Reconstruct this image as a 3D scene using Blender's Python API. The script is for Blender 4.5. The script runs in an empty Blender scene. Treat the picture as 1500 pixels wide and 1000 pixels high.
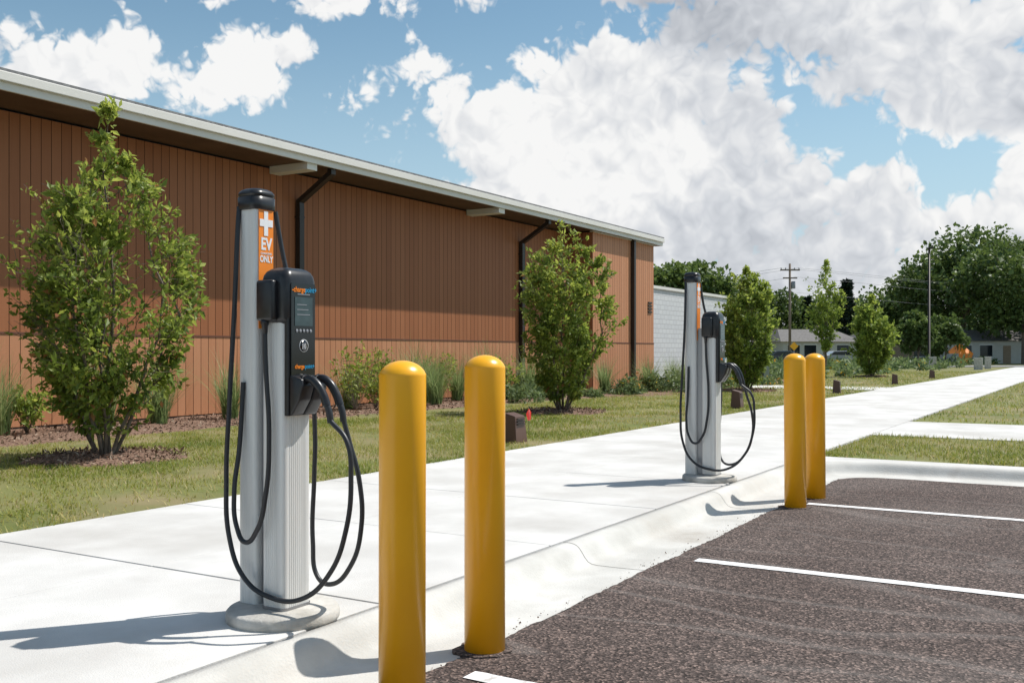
import bpy, bmesh, math, random
import numpy as np
from mathutils import Vector, Matrix
R=math.radians
rng=np.random.default_rng(7); random.seed(7)
S=bpy.context.scene
col=S.collection
# ------------------------------------------------------------ helpers
def link(o,parent=None):
    col.objects.link(o)
    if parent: o.parent=parent
    return o
def empty(name,loc=(0,0,0),rz=0):
    e=bpy.data.objects.new(name,None); e.location=loc; e.rotation_euler=(0,0,rz); e.empty_display_size=.2
    return link(e)
def npmesh(name,V,F,mat,tint=None,smooth=False,parent=None,loc=(0,0,0)):
    V=np.asarray(V,dtype=np.float32); F=np.asarray(F,dtype=np.int32)
    me=bpy.data.meshes.new(name); k=F.shape[1]
    me.vertices.add(len(V)); me.vertices.foreach_set('co',V.ravel())
    me.loops.add(F.size); me.loops.foreach_set('vertex_index',F.ravel())
    me.polygons.add(len(F)); me.polygons.foreach_set('loop_start',np.arange(0,F.size,k,dtype=np.int32))
    try: me.polygons.foreach_set('loop_total',np.full(len(F),k,dtype=np.int32))
    except Exception: pass
    me.polygons.foreach_set('use_smooth',np.full(len(F),bool(smooth)))
    me.update(calc_edges=True)
    if tint is not None:
        a=me.attributes.new('tint','FLOAT','FACE'); a.data.foreach_set('value',np.asarray(tint,dtype=np.float32))
    me.materials.append(mat)
    o=bpy.data.objects.new(name,me); o.location=loc
    return link(o,parent)
def pymesh(name,V,F,mat,parent=None,loc=(0,0,0),smooth=False,bevel=0,seg=2):
    me=bpy.data.meshes.new(name); me.from_pydata([tuple(v) for v in V],[],F)
    bm=bmesh.new(); bm.from_mesh(me); bmesh.ops.recalc_face_normals(bm,faces=bm.faces)
    if bevel: bmesh.ops.bevel(bm,geom=list(bm.edges),offset=bevel,segments=seg,affect='EDGES',profile=.5,clamp_overlap=True)
    bm.to_mesh(me); bm.free()
    for p in me.polygons: p.use_smooth=smooth
    me.materials.append(mat)
    o=bpy.data.objects.new(name,me); o.location=loc
    return link(o,parent)
def box(name,x0,x1,y0,y1,z0,z1,mat,parent=None,bevel=0,seg=2,smooth=False):
    V=[(x,y,z) for z in (z0,z1) for y in (y0,y1) for x in (x0,x1)]
    F=[(0,2,3,1),(4,5,7,6),(0,1,5,4),(2,6,7,3),(0,4,6,2),(1,3,7,5)]
    return pymesh(name,V,F,mat,parent,bevel=bevel,seg=seg,smooth=smooth)
def boxes(name,L,mat,parent=None,bevel=0):
    V=[];F=[]
    for (x0,x1,y0,y1,z0,z1) in L:
        b=len(V); V+=[(x,y,z) for z in (z0,z1) for y in (y0,y1) for x in (x0,x1)]
        F+=[tuple(b+i for i in f) for f in [(0,2,3,1),(4,5,7,6),(0,1,5,4),(2,6,7,3),(0,4,6,2),(1,3,7,5)]]
    return pymesh(name,V,F,mat,parent,bevel=bevel)
def lathe(name,prof,n,mat,parent=None,loc=(0,0,0),smooth=True,sharp=None):
    V=[];F=[]
    for r,z in prof:
        for i in range(n):
            a=2*math.pi*i/n; V.append((r*math.cos(a),r*math.sin(a),z))
    for k in range(len(prof)-1):
        for i in range(n):
            j=(i+1)%n; F.append((k*n+i,k*n+j,(k+1)*n+j,(k+1)*n+i))
    F.append(tuple(range(n))[::-1]); F.append(tuple((len(prof)-1)*n+i for i in range(n)))
    return pymesh(name,V,F,mat,parent,loc,smooth=smooth)
def prism(name,poly,z0,z1,mat,parent=None,bevel=0,smooth=False):
    n=len(poly); V=[(x,y,z0) for x,y in poly]+[(x,y,z1) for x,y in poly]
    F=[tuple(range(n))[::-1],tuple(range(n,2*n))]+[(i,(i+1)%n,n+(i+1)%n,n+i) for i in range(n)]
    return pymesh(name,V,F,mat,parent,bevel=bevel,smooth=smooth)
def curve(name,pts,r,mat,parent=None,loc=(0,0,0)):
    cu=bpy.data.curves.new(name,'CURVE'); cu.dimensions='3D'; cu.bevel_depth=r; cu.bevel_resolution=4; cu.resolution_u=10; cu.use_fill_caps=True
    sp=cu.splines.new('BEZIER'); sp.bezier_points.add(len(pts)-1)
    for b,p in zip(sp.bezier_points,pts):
        b.co=p; b.handle_left_type=b.handle_right_type='AUTO'
    cu.materials.append(mat); o=bpy.data.objects.new(name,cu); o.location=loc
    return link(o,parent)
def text(name,s,size,loc,mat,parent,rot=(R(90),0,0),ext=.0008,bold=.012,sy=1):
    cu=bpy.data.curves.new(name,'FONT'); cu.body=s; cu.size=size; cu.align_x='CENTER'; cu.align_y='CENTER'; cu.extrude=ext; cu.offset=size*bold
    cu.materials.append(mat); o=bpy.data.objects.new(name,cu); o.location=loc; o.rotation_euler=rot; o.scale=(1,sy,1)
    return link(o,parent)
# ------------------------------------------------------------ materials
def mat(name,c1,c2=None,scale=5,rough=.7,bump=0,bscale=60,metal=0,coord='Object',detail=6,lo=.35,hi=.65,stretch=(1,1,1),spec=.5,c3=None,s3=1,coat=0,m3=(.45,.7)):
    m=bpy.data.materials.new(name); m.use_nodes=True; nt=m.node_tree; N=nt.nodes; L=nt.links
    b=N['Principled BSDF']; b.inputs['Roughness'].default_value=rough; b.inputs['Metallic'].default_value=metal
    b.inputs['Specular IOR Level'].default_value=spec; b.inputs['Coat Weight'].default_value=coat
    b.inputs['Base Color'].default_value=(*c1,1)
    if c2 or bump:
        tc=N.new('ShaderNodeTexCoord'); mp=N.new('ShaderNodeMapping'); mp.inputs['Scale'].default_value=stretch
        L.new(tc.outputs[coord],mp.inputs['Vector'])
    if c2:
        n=N.new('ShaderNodeTexNoise'); n.inputs['Scale'].default_value=scale; n.inputs['Detail'].default_value=detail
        L.new(mp.outputs[0],n.inputs['Vector'])
        r=N.new('ShaderNodeValToRGB'); r.color_ramp.elements[0].position=lo; r.color_ramp.elements[1].position=hi
        r.color_ramp.elements[0].color=(*c1,1); r.color_ramp.elements[1].color=(*c2,1)
        L.new(n.outputs['Fac'],r.inputs['Fac']); out=r.outputs[0]
        if c3:
            n3=N.new('ShaderNodeTexNoise'); n3.inputs['Scale'].default_value=s3; n3.inputs['Detail'].default_value=6; n3.inputs['Roughness'].default_value=.6
            L.new(mp.outputs[0],n3.inputs['Vector'])
            mr=N.new('ShaderNodeMapRange'); mr.inputs['From Min'].default_value=m3[0]; mr.inputs['From Max'].default_value=m3[1]
            L.new(n3.outputs['Fac'],mr.inputs['Value'])
            mx=N.new('ShaderNodeMixRGB'); L.new(mr.outputs[0],mx.inputs['Fac']); L.new(out,mx.inputs['Color1']); mx.inputs['Color2'].default_value=(*c3,1); out=mx.outputs[0]
        L.new(out,b.inputs['Base Color'])
    if bump:
        nb=N.new('ShaderNodeTexNoise'); nb.inputs['Scale'].default_value=bscale; nb.inputs['Detail'].default_value=4
        L.new(mp.outputs[0],nb.inputs['Vector'])
        bp=N.new('ShaderNodeBump'); bp.inputs['Strength'].default_value=bump; bp.inputs['Distance'].default_value=.01
        L.new(nb.outputs['Fac'],bp.inputs['Height']); L.new(bp.outputs[0],b.inputs['Normal'])
    return m
def leafmat(name,ramp,trans=.35,rough=.5):
    m=bpy.data.materials.new(name); m.use_nodes=True; nt=m.node_tree; N=nt.nodes; L=nt.links
    b=N['Principled BSDF']; b.inputs['Roughness'].default_value=rough; b.inputs['Specular IOR Level'].default_value=.35
    a=N.new('ShaderNodeAttribute'); a.attribute_name='tint'
    r=N.new('ShaderNodeValToRGB'); e=r.color_ramp.elements
    while len(e)<len(ramp): e.new(.5)
    for el,(p,c) in zip(e,ramp): el.position=p; el.color=(*c,1)
    L.new(a.outputs['Fac'],r.inputs['Fac']); L.new(r.outputs[0],b.inputs['Base Color'])
    if trans>0:
        t=N.new('ShaderNodeBsdfTranslucent')
        hs=N.new('ShaderNodeHueSaturation'); hs.inputs['Value'].default_value=1.6; hs.inputs['Hue'].default_value=.49
        L.new(r.outputs[0],hs.inputs['Color']); L.new(hs.outputs[0],t.inputs['Color'])
        mx=N.new('ShaderNodeMixShader'); mx.inputs[0].default_value=trans
        L.new(b.outputs[0],mx.inputs[1]); L.new(t.outputs[0],mx.inputs[2]); L.new(mx.outputs[0],N['Material Output'].inputs['Surface'])
    return m
M={}
M['conc']=mat('sidewalk_concrete',(.58,.565,.54),(.69,.675,.65),1.6,.85,.3,140,c3=(.50,.48,.45),s3=.7,detail=10)
M['curb']=mat('curb_concrete',(.50,.485,.45),(.66,.645,.61),2.2,.85,.35,70,c3=(.34,.30,.25),s3=1.1,detail=10,m3=(.53,.8))
M['pad']=mat('pad_concrete',(.40,.38,.34),(.56,.54,.50),9,.9,.4,60)
M['dark']=mat('joint_dark',(.09,.085,.075),rough=.9)
M['stripe']=mat('stripe_paint',(.50,.48,.46),(.84,.83,.82),14,.7,.3,200,detail=10,lo=.3,hi=.46)
M['yellow']=mat('bollard_yellow',(.96,.445,.010),(.98,.47,.012),3,.30,.02,20,c3=(.93,.42,.010),s3=2)
M['alu']=mat('brushed_aluminium',(.66,.66,.64),(.74,.74,.72),4,.38,metal=.12,stretch=(8,8,.4))
M['black']=mat('black_plastic',(.012,.012,.014),(.02,.02,.022),30,.32,spec=.5)
M['gloss']=mat('black_glass_panel',(.006,.006,.008),rough=.12,spec=.6)
M['screen']=mat('lcd_screen',(.03,.05,.055),(.05,.08,.085),20,.12)
M['rubber']=mat('cable_rubber',(.020,.022,.026),rough=.42)
M['orange']=mat('sign_orange',(.88,.24,.012),rough=.45)
M['white']=mat('white_vinyl',(.8,.8,.8),rough=.5)
M['bluetxt']=mat('logo_blue',(.02,.28,.5),rough=.4)
M['grey']=mat('grey_plastic',(.25,.26,.28),rough=.4)
M['steel']=mat('steel_bracket',(.30,.30,.31),rough=.4,metal=.7)
M['fascia']=mat('fascia_metal',(.64,.62,.58),(.68,.66,.625),.7,.5)
M['shingle']=mat('shingle',(.12,.12,.125),(.22,.22,.22),14,.9)
M['soffit']=mat('soffit',(.085,.045,.025),(.11,.06,.035),2,.7)
M['spout']=mat('bronze_downspout',(.03,.022,.018),rough=.4,metal=.2)
M['bronze']=mat('bronze_fixture',(.11,.055,.038),rough=.45)
M['mulch']=mat('mulch',(.08,.04,.025),(.32,.20,.14),38,.95,.9,45,detail=8)
M['bark']=mat('bark',(.10,.075,.055),(.20,.16,.125),22,.9,.6,40,stretch=(1,1,.3))
M['ground']=mat('ground_earth',(.10,.12,.045),(.17,.16,.08),.08,.95)
M['lawn']=mat('lawn_soil',(.12,.14,.03),(.25,.205,.10),.9,.95,.6,60,c3=(.17,.19,.045),s3=.25,detail=10)
M['block']=mat('painted_block',(.56,.57,.58),(.62,.63,.64),1.5,.8)
M['utilgreen']=mat('utility_green',(.045,.07,.05),rough=.5)
M['wallw']=mat('siding_white',(.55,.54,.50),(.6,.59,.55),3,.7)
M['walltan']=mat('siding_tan',(.30,.22,.15),(.35,.26,.18),3,.7)
M['roofg']=mat('roof_grey',(.13,.12,.115),(.20,.19,.18),6,.9)
M['glass']=mat('window_glass',(.02,.025,.03),rough=.08)
M['wood']=mat('pole_wood',(.16,.12,.09),(.24,.19,.15),8,.9,stretch=(1,1,.1))
M['car']=mat('car_paint',(.02,.03,.05),rough=.25,coat=1)
M['car2']=mat('car_paint_silver',(.4,.4,.42),rough=.25,coat=1)
M['tire']=mat('tire',(.015,.015,.015),rough=.8)
M['red']=mat('red_plastic',(.65,.02,.01),rough=.5)
M['road']=mat('road_asphalt',(.20,.195,.19),(.26,.255,.25),1,.9)
def asphalt():
    m=bpy.data.materials.new('asphalt'); m.use_nodes=True; nt=m.node_tree; N=nt.nodes; L=nt.links
    b=N['Principled BSDF']; b.inputs['Roughness'].default_value=.9; b.inputs['Specular IOR Level'].default_value=.25
    tc=N.new('ShaderNodeTexCoord')
    def noise(s,d=4,dist=0,src=None):
        n=N.new('ShaderNodeTexNoise'); n.inputs['Scale'].default_value=s; n.inputs['Detail'].default_value=d; n.inputs['Distortion'].default_value=dist; L.new(src or tc.outputs['Object'],n.inputs['Vector']); return n.outputs['Fac']
    def ramp(f,st):
        r=N.new('ShaderNodeValToRGB'); e=r.color_ramp.elements
        while len(e)<len(st): e.new(.5)
        for el,(p,c) in zip(e,st): el.position=p; el.color=(*c,1)
        L.new(f,r.inputs['Fac']); return r.outputs[0]
    base=ramp(noise(.7,6),[(.3,(.088,.065,.057)),(.7,(.128,.099,.088))])
    vo=N.new('ShaderNodeTexVoronoi'); vo.inputs['Scale'].default_value=85; L.new(tc.outputs['Object'],vo.inputs['Vector'])
    sep=N.new('ShaderNodeSeparateColor'); L.new(vo.outputs['Color'],sep.inputs[0])
    sp=ramp(sep.outputs[0],[(0,(.25,.25,.25)),(.7,(1,1,1)),(.93,(2.0,1.95,1.9)),(1,(2.8,2.7,2.6))])
    mu=N.new('ShaderNodeMixRGB'); mu.blend_type='MULTIPLY'; mu.inputs[0].default_value=1; L.new(base,mu.inputs[1]); L.new(sp,mu.inputs[2])
    mp=N.new('ShaderNodeMapping'); mp.inputs['Scale'].default_value=(.9,.28,1); mp.inputs['Rotation'].default_value=(0,0,R(12)); mp.inputs['Location'].default_value=(3.1,1.7,0); L.new(tc.outputs['Object'],mp.inputs[0])
    ln=ramp(noise(.6,2,.2,mp.outputs[0]),[(.465,(0,0,0)),(.487,(.26,.26,.26)),(.492,(0,0,0)),(.585,(0,0,0)),(.60,(.2,.2,.2)),(.605,(0,0,0))])
    dust=ramp(noise(.35,8),[(.5,(0,0,0)),(.75,(.25,.25,.25))])
    ad=N.new('ShaderNodeMixRGB'); ad.blend_type='ADD'; ad.inputs[0].default_value=1; L.new(ln,ad.inputs[1]); L.new(dust,ad.inputs[2])
    mx=N.new('ShaderNodeMixRGB'); L.new(ad.outputs[0],mx.inputs[0]); L.new(mu.outputs[0],mx.inputs[1]); mx.inputs[2].default_value=(.30,.27,.25,1)
    L.new(mx.outputs[0],b.inputs['Base Color'])
    bp=N.new('ShaderNodeBump'); bp.inputs['Strength'].default_value=.9; bp.inputs['Distance'].default_value=.006
    L.new(vo.outputs['Distance'],bp.inputs['Height']); L.new(bp.outputs[0],b.inputs['Normal'])
    return m
M['asphalt']=asphalt()
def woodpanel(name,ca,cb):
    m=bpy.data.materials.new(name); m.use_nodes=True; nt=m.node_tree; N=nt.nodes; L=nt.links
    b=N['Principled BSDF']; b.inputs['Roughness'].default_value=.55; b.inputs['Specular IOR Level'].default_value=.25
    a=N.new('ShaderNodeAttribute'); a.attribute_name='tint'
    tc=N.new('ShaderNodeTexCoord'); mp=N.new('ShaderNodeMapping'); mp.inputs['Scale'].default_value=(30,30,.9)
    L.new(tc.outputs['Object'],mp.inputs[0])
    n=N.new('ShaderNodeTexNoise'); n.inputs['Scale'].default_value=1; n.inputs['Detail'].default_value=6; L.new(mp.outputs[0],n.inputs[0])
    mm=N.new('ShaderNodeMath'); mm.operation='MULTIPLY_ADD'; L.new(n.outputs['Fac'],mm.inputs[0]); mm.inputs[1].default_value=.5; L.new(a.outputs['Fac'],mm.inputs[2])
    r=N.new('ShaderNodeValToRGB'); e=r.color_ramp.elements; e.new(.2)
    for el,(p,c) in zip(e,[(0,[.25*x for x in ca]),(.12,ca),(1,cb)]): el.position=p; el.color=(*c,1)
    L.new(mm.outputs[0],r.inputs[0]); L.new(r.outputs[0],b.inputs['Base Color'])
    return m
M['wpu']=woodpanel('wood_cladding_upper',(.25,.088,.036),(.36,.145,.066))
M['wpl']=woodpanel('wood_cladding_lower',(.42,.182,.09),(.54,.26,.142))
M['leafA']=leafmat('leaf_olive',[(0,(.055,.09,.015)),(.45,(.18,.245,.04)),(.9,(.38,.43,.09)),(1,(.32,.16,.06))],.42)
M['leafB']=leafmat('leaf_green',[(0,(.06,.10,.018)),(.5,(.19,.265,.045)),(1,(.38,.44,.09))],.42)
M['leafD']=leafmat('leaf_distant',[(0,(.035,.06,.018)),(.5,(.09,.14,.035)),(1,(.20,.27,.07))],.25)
M['leafC']=leafmat('leaf_conifer',[(0,(.015,.028,.018)),(1,(.05,.08,.045))],0)
M['ograss']=leafmat('ornamental_grass',[(0,(.07,.11,.04)),(.6,(.19,.28,.10)),(1,(.38,.43,.20))])
M['blade']=leafmat('lawn_blades',[(0,(.10,.15,.02)),(.45,(.22,.25,.04)),(.8,(.35,.32,.09)),(1,(.46,.36,.18))],.35)
M['perennial']=leafmat('perennials',[(0,(.06,.10,.04)),(.7,(.18,.24,.09)),(.93,(.30,.34,.15)),(.96,(.5,.42,.04)),(1,(.45,.18,.02))])
M['chips']=leafmat('mulch_chips',[(0,(.05,.025,.015)),(.6,(.20,.12,.08)),(1,(.42,.32,.24))],0,.9)
# ------------------------------------------------------------ foliage tools
def runit(n):
    v=rng.normal(size=(n,3)); return v/np.linalg.norm(v,axis=1)[:,None]
def leafquads(P,length,width,up=.5,outc=None,outw=.6,jit=.3):
    n=len(P); d=runit(n)
    if outc is not None:
        o=P-outc; o/= (np.linalg.norm(o,axis=1)[:,None]+1e-6); d=d+o*outw
    d[:,2]-=.15; d/=np.linalg.norm(d,axis=1)[:,None]
    nrm=runit(n); nrm[:,2]+=up; s=np.cross(d,nrm); s/=np.linalg.norm(s,axis=1)[:,None]+1e-6
    k=(1+jit*rng.normal(size=n)).clip(.5,1.8)[:,None]
    nn=np.cross(s,d)
    l=length*k; w=width*k
    A=P; B=P+d*l*.45+s*w*.5+nn*w*.15; C=P+d*l; D=P+d*l*.45-s*w*.5+nn*w*.15
    V=np.stack([A,B,C,D],1).reshape(-1,3); F=np.arange(4*n).reshape(n,4)
    return V,F
def tubes(segs,k=6):
    V=[];F=[]
    for p0,p1,r0,r1 in segs:
        p0=np.array(p0);p1=np.array(p1); d=p1-p0; L=np.linalg.norm(d)
        if L<1e-5: continue
        d/=L; a=np.cross(d,[.3,.9,.1]); a/=np.linalg.norm(a); b=np.cross(d,a); s=len(V)
        for i in range(k):
            t=2*math.pi*i/k; V.append(p0+(a*math.cos(t)+b*math.sin(t))*r0)
        for i in range(k):
            t=2*math.pi*i/k; V.append(p1+(a*math.cos(t)+b*math.sin(t))*r1)
        for i in range(k):
            j=(i+1)%k; F.append((s+i,s+j,s+k+j,s+k+i))
    return np.array(V),np.array(F)
def young_tree(name,loc,H,Rr,nst=7,leaf=.085,per=3,mat_='leafA',seed=1,env=None,dens=1.0,outr=(.35,.85),low=.35,gap=.28):
    r=random.Random(seed); segs=[]; anch=[]
    env=env or [(0,.10),(.10,.45),(.2,.85),(.36,1),(.52,.95),(.65,.72),(.78,.42),(.88,.16),(1,.05)]
    def E(h):
        for (a,va),(b,vb) in zip(env,env[1:]):
            if a<=h<=b: return Rr*(va+(vb-va)*(h-a)/(b-a))
        return Rr*.05
    def wander(p,d,L,r0,r1,n,up,lf):
        p=Vector(p); d=Vector(d).normalized(); pts=[p.copy()]
        for i in range(n):
            d=(d+Vector((r.gauss(0,.12),r.gauss(0,.12),r.gauss(0,.06)+up))).normalized()
            q=p+d*(L/n); ra=r0+(r1-r0)*i/n; rb=r0+(r1-r0)*(i+1)/n
            segs.append((p[:],q[:],ra,rb)); p=q; pts.append(p.copy())
            for _ in range(lf): anch.append((p-d*(L/n)*r.random())[:])
        return pts
    for s in range(nst):
        a=2*math.pi*(s+r.random()*.6)/nst; lead=(s==0)
        h=H*(1 if lead else r.uniform(.60,.86)); out=.06 if lead else r.uniform(*outr)
        n=12; p=Vector((math.cos(a)*.07,math.sin(a)*.07,-.05)); pts=[p.copy()]
        for i in range(n):
            t=(i+1)/n; rad=min(E(t*h/H)*out+.02,(.10+t*1.9*Rr*out))
            q=Vector((math.cos(a)*rad+r.gauss(0,.03),math.sin(a)*rad+r.gauss(0,.03),t*h))
            r0=.026*(1-t*.88)*H/4.2*(1.2 if lead else 1); segs.append((pts[-1][:],q[:],r0+.003,r0)); pts.append(q)
            hh=t*h/H
            nb=0 if t*h<.25 else 2.6
            for b in range(int(round(nb*dens+(r.random()-.5)))):
                ang=a+r.gauss(0,1.2)
                if lead: ang=r.random()*6.28
                e=E(hh); cur=math.hypot(q.x,q.y)
                L=max(.10,(e-cur*.75))*r.uniform(.45,1.05)*(1.45 if r.random()<.14 else 1)
                d=Vector((math.cos(ang),math.sin(ang),r.uniform(.45,1.3)))
                bp=wander(q,d,L,.007*H/4.2,.0025,4,.06,2)
                for k in range(1,5):
                    d2=Vector((math.cos(ang)+r.gauss(0,.9),math.sin(ang)+r.gauss(0,.9),r.uniform(-.1,1.0)))
                    wander(bp[k],d2,L*r.uniform(.22,.5)+.05,.0035,.002,2,.04,3)
        for _ in range(10): anch.append((pts[-1]-Vector((0,0,r.random()*.25)))[:])
    par=empty(name,loc)
    V,F=tubes(segs); npmesh('trunk_and_branches',V,F,M['bark'],parent=par,smooth=True)
    A=np.array(anch)
    P=np.repeat(A,per,0)+rng.normal(scale=.03*H/4.2,size=(len(A)*per,3))
    g=np.sin(P[:,0]*5.1+seed)+np.sin(P[:,1]*4.7-P[:,2]*2.1)+np.sin(P[:,2]*6.3+P[:,0]*3+seed)
    keep=(P[:,2]>low)&(rng.random(len(P))<(.66+gap*g).clip(.12,1)); P=P[keep]
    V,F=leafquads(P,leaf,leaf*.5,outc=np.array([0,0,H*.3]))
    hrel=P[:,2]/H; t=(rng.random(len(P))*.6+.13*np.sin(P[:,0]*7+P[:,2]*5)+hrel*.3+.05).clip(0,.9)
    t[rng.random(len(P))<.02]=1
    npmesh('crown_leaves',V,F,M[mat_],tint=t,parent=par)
    return par
def big_tree(name,loc,H,W,seed,n=5200,leaf=.55,trunk=.25,mat_='leafD',lobes=16,low=.22):
    r=np.random.default_rng(seed); par=empty(name,loc)
    C=[];Rd=[]
    for i in range(lobes):
        h=r.uniform(low+.12,.9); e=math.sin(math.pi*min(1,max(.05,(h-low)/(1.02-low)))**.8)
        a=r.uniform(0,6.28); rr=W*.5*e*math.sqrt(r.uniform(.05,.8))
        C.append((math.cos(a)*rr,math.sin(a)*rr,h*H)); Rd.append(W*r.uniform(.11,.2))
    C.append((0,0,.62*H)); Rd.append(W*.24)
    C=np.array(C);Rd=np.array(Rd)
    idx=r.integers(0,len(C),n); v=r.normal(size=(n,3)); v/=np.linalg.norm(v,axis=1)[:,None]
    k=r.uniform(.5,1.15,n)[:,None]
    P=C[idx]+v*k*Rd[idx][:,None]*np.array([1,1,.8])
    V,F=leafquads(P,leaf,leaf*.75,up=.8,outc=C[idx],outw=.5)
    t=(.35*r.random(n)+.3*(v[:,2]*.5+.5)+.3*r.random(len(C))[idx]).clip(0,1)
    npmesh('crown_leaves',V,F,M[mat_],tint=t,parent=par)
    segs=[((0,0,-.2),(0,0,H*.45),trunk*H/12,trunk*.6*H/12)]
    for c in C[:9]:
        z=H*r.uniform(.2,.45); m=(c[0]*.5,c[1]*.5,(z+c[2])/2+.2)
        segs.append(((0,0,z),m,trunk*.4*H/12,trunk*.25*H/12)); segs.append((m,tuple(c),trunk*.25*H/12,.03))
    V,F=tubes(segs); npmesh('trunk_and_limbs',V,F,M['bark'],parent=par,smooth=True)
    return par
def conifer(name,loc,H,W,seed,n=2600):
    r=np.random.default_rng(seed); par=empty(name,loc)
    t=r.random(n)**.8; tier=np.floor(t*14)/14+.02*r.random(n); a=r.uniform(0,6.28,n)
    rad=W*.5*(1-tier)*np.sqrt(r.random(n))*(.8+.25*np.sin(a*5+tier*30)); z=H*(.1+.9*tier)-rad*.25
    P=np.stack([np.cos(a)*rad,np.sin(a)*rad,z],1)
    V,F=leafquads(P,.6,.3,up=.5,outc=np.stack([P[:,0]*0,P[:,0]*0,P[:,2]],1),outw=1.2)
    npmesh('needles',V,F,M['leafC'],tint=r.random(n),parent=par)
    V,F=tubes([((0,0,-.2),(0,0,H*.95),.2,.03)]); npmesh('trunk',V,F,M['bark'],parent=par)
    return par
def blades(P,length,width,bend,lean=.25,segs=3):
    n=len(P); az=rng.uniform(0,2*np.pi,n); L=length*(1+.25*rng.normal(size=n)).clip(.4,1.6)
    d=np.stack([np.cos(az),np.sin(az),0*az],1); s=np.stack([-np.sin(az),np.cos(az),0*az],1)
    ln=np.abs(rng.normal(size=n))*lean; bd=bend*rng.random(n)
    rows=[]
    for i in range(segs+1):
        t=i/segs; h=L*(t-bd*.45*t**2.5); o=L*(ln*t+bd*t**2)
        c=P+d*o[:,None]; c=c.copy(); c[:,2]+=h
        w=width*(1-t**1.5)*.5+.0004
        rows+= [c-s*w,c+s*w]
    V=np.stack(rows,1).reshape(-1,3); m=2*(segs+1)
    base=np.arange(n)[:,None]*m
    F=np.concatenate([base+np.array([2*i,2*i+1,2*i+3,2*i+2]) for i in range(segs)],0)
    return V,F,n
def ograss(name,loc,H=.9,n=330,r0=.15):
    a=rng.uniform(0,6.28,n); r=r0*np.sqrt(rng.random(n))
    P=np.stack([np.cos(a)*r,np.sin(a)*r,0*r],1)
    V,F,m=blades(P,H,.013,.6,.22,5); t=np.tile(.15+rng.random(n)*.85,5)
    return npmesh(name,V,F,M['ograss'],tint=t,loc=loc)
def shrub(name,loc,H,W,n=900,leaf=.07,seed=0,m='leafB'):
    r=np.random.default_rng(seed); par=empty(name,loc); segs=[];A=[]
    for i in range(14):
        a=r.uniform(0,6.28); e=r.uniform(.3,1)*W*.5; top=np.array([math.cos(a)*e,math.sin(a)*e,H*r.uniform(.55,1)])
        mid=top*.5+np.array([0,0,-.05*H]); segs+=[((0,0,0),mid,.008,.006),(mid,top,.006,.003)]
        for k in range(5):
            b=mid+(top-mid)*r.random(); q=b+r.normal(size=3)*np.array([.15,.15,.1])*W; segs.append((b,q,.004,.002)); A+= [b+(q-b)*u for u in (.3,.6,.8,1)]
        A+=[mid,top,top]
    V,F=tubes(segs,4); npmesh('stems',V,F,M['bark'],parent=par)
    A=np.array(A); P=A[r.integers(0,len(A),n)]+r.normal(size=(n,3))*.045; P[:,2]=np.abs(P[:,2])+.03
    V,F=leafquads(P,leaf,leaf*.55,outc=np.array([0,0,H*.3])); t=(.2+.55*r.random(n)+.15*P[:,2]/H).clip(0,1); t[r.random(n)<.04]=1
    npmesh('leaves',V,F,M[m],tint=t,parent=par); return par
# ------------------------------------------------------------ ground, paving
def sheet(name,x0,x1,y0,y1,z,m): return pymesh(name,[(x0,y0,z),(x1,y0,z),(x1,y1,z),(x0,y1,z)],[(0,1,2,3)],m)
sheet('ground',-1500,2500,-2000,2000,-.04,M['ground'])
ZS=.14
sheet('lawn',-20,260,7.12,220,.13,M['lawn'])
pymesh('lawn_edge_soil',[(-20,7.12,.129),(260,7.12,.129),(260,7.12,-.04),(-20,7.12,-.04)],[(0,1,2,3)],M['lawn'])
box('grass_island',13.22,260,-60,3.32,-.03,.13,M['lawn'])
L=[]; xs=[]; x=4.25
while x>-16: x-=1.9
while x<200:
    xs.append(x); x+=1.9
for i in range(len(xs)-1):
    g0=.010 if abs(xs[i]-4.25)<.1 else .005; g1=.010 if abs(xs[i+1]-4.25)<.1 else .005
    for (ya,yb) in ((3.374,5.226),(5.234,7.11)):
        L.append((xs[i]+g0,xs[i+1]-g1,ya,yb,.02,ZS+rng.uniform(-.0008,.0008)))
sw=boxes('sidewalk',L,M['conc'],bevel=.004)
sheet('sidewalk_joint_base',-16,200,3.34,7.13,.108,M['dark'])
boxes('cross_walk',[(17,20.65,-40,3.348,0,ZS+.002)],M['conc'])
boxes('cross_walk',[(37,40,7.12,60,0,ZS+.004)],M['conc'])
boxes('cross_walk',[(60,62.5,-40,3.348,0,ZS+.002)],M['conc'])
prof=[(0,.008),(.20,.003),(.38,.002),(.42,.006),(.45,.018),(.475,.045),(.50,.082),(.52,.108),(.54,.124),(.565,.134),(.60,.139),(.648,.139),(.649,-.03)]
def path(o,step=.25):
    P=[]; x=-14
    while x<11.8: P.append((x,2.7+o)); x+=step
    for i in range(13):
        a=R(90-90*i/12); P.append((11.8+(.5+o)*math.cos(a),2.2+(.5+o)*math.sin(a)))
    y=2.2-step
    while y>-30: P.append((12.3+o,y)); y-=step
    return P
rows=[path(o) for o,z in prof]; n=len(rows[0]); V=[];F=[]
for (o,z),row in zip(prof,rows):
    for i,(x,y) in enumerate(row): V.append((x,y,z))
for k in range(len(prof)-1):
    for i in range(n-1): F.append((k*n+i,k*n+i+1,(k+1)*n+i+1,(k+1)*n+i))
pymesh('curb_and_gutter',V,F,M['curb'],smooth=True)
bk=path(.652); arc=[p for p in bk if p[0]>11.7 and p[1]>1.9]
poly=arc+[(12.952,-30),(13.216,-30),(13.216,3.35),(11.6,3.35)]
prism('sidewalk_corner',poly,0,ZS-.002,M['conc'])
V=[];F=[]
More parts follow.
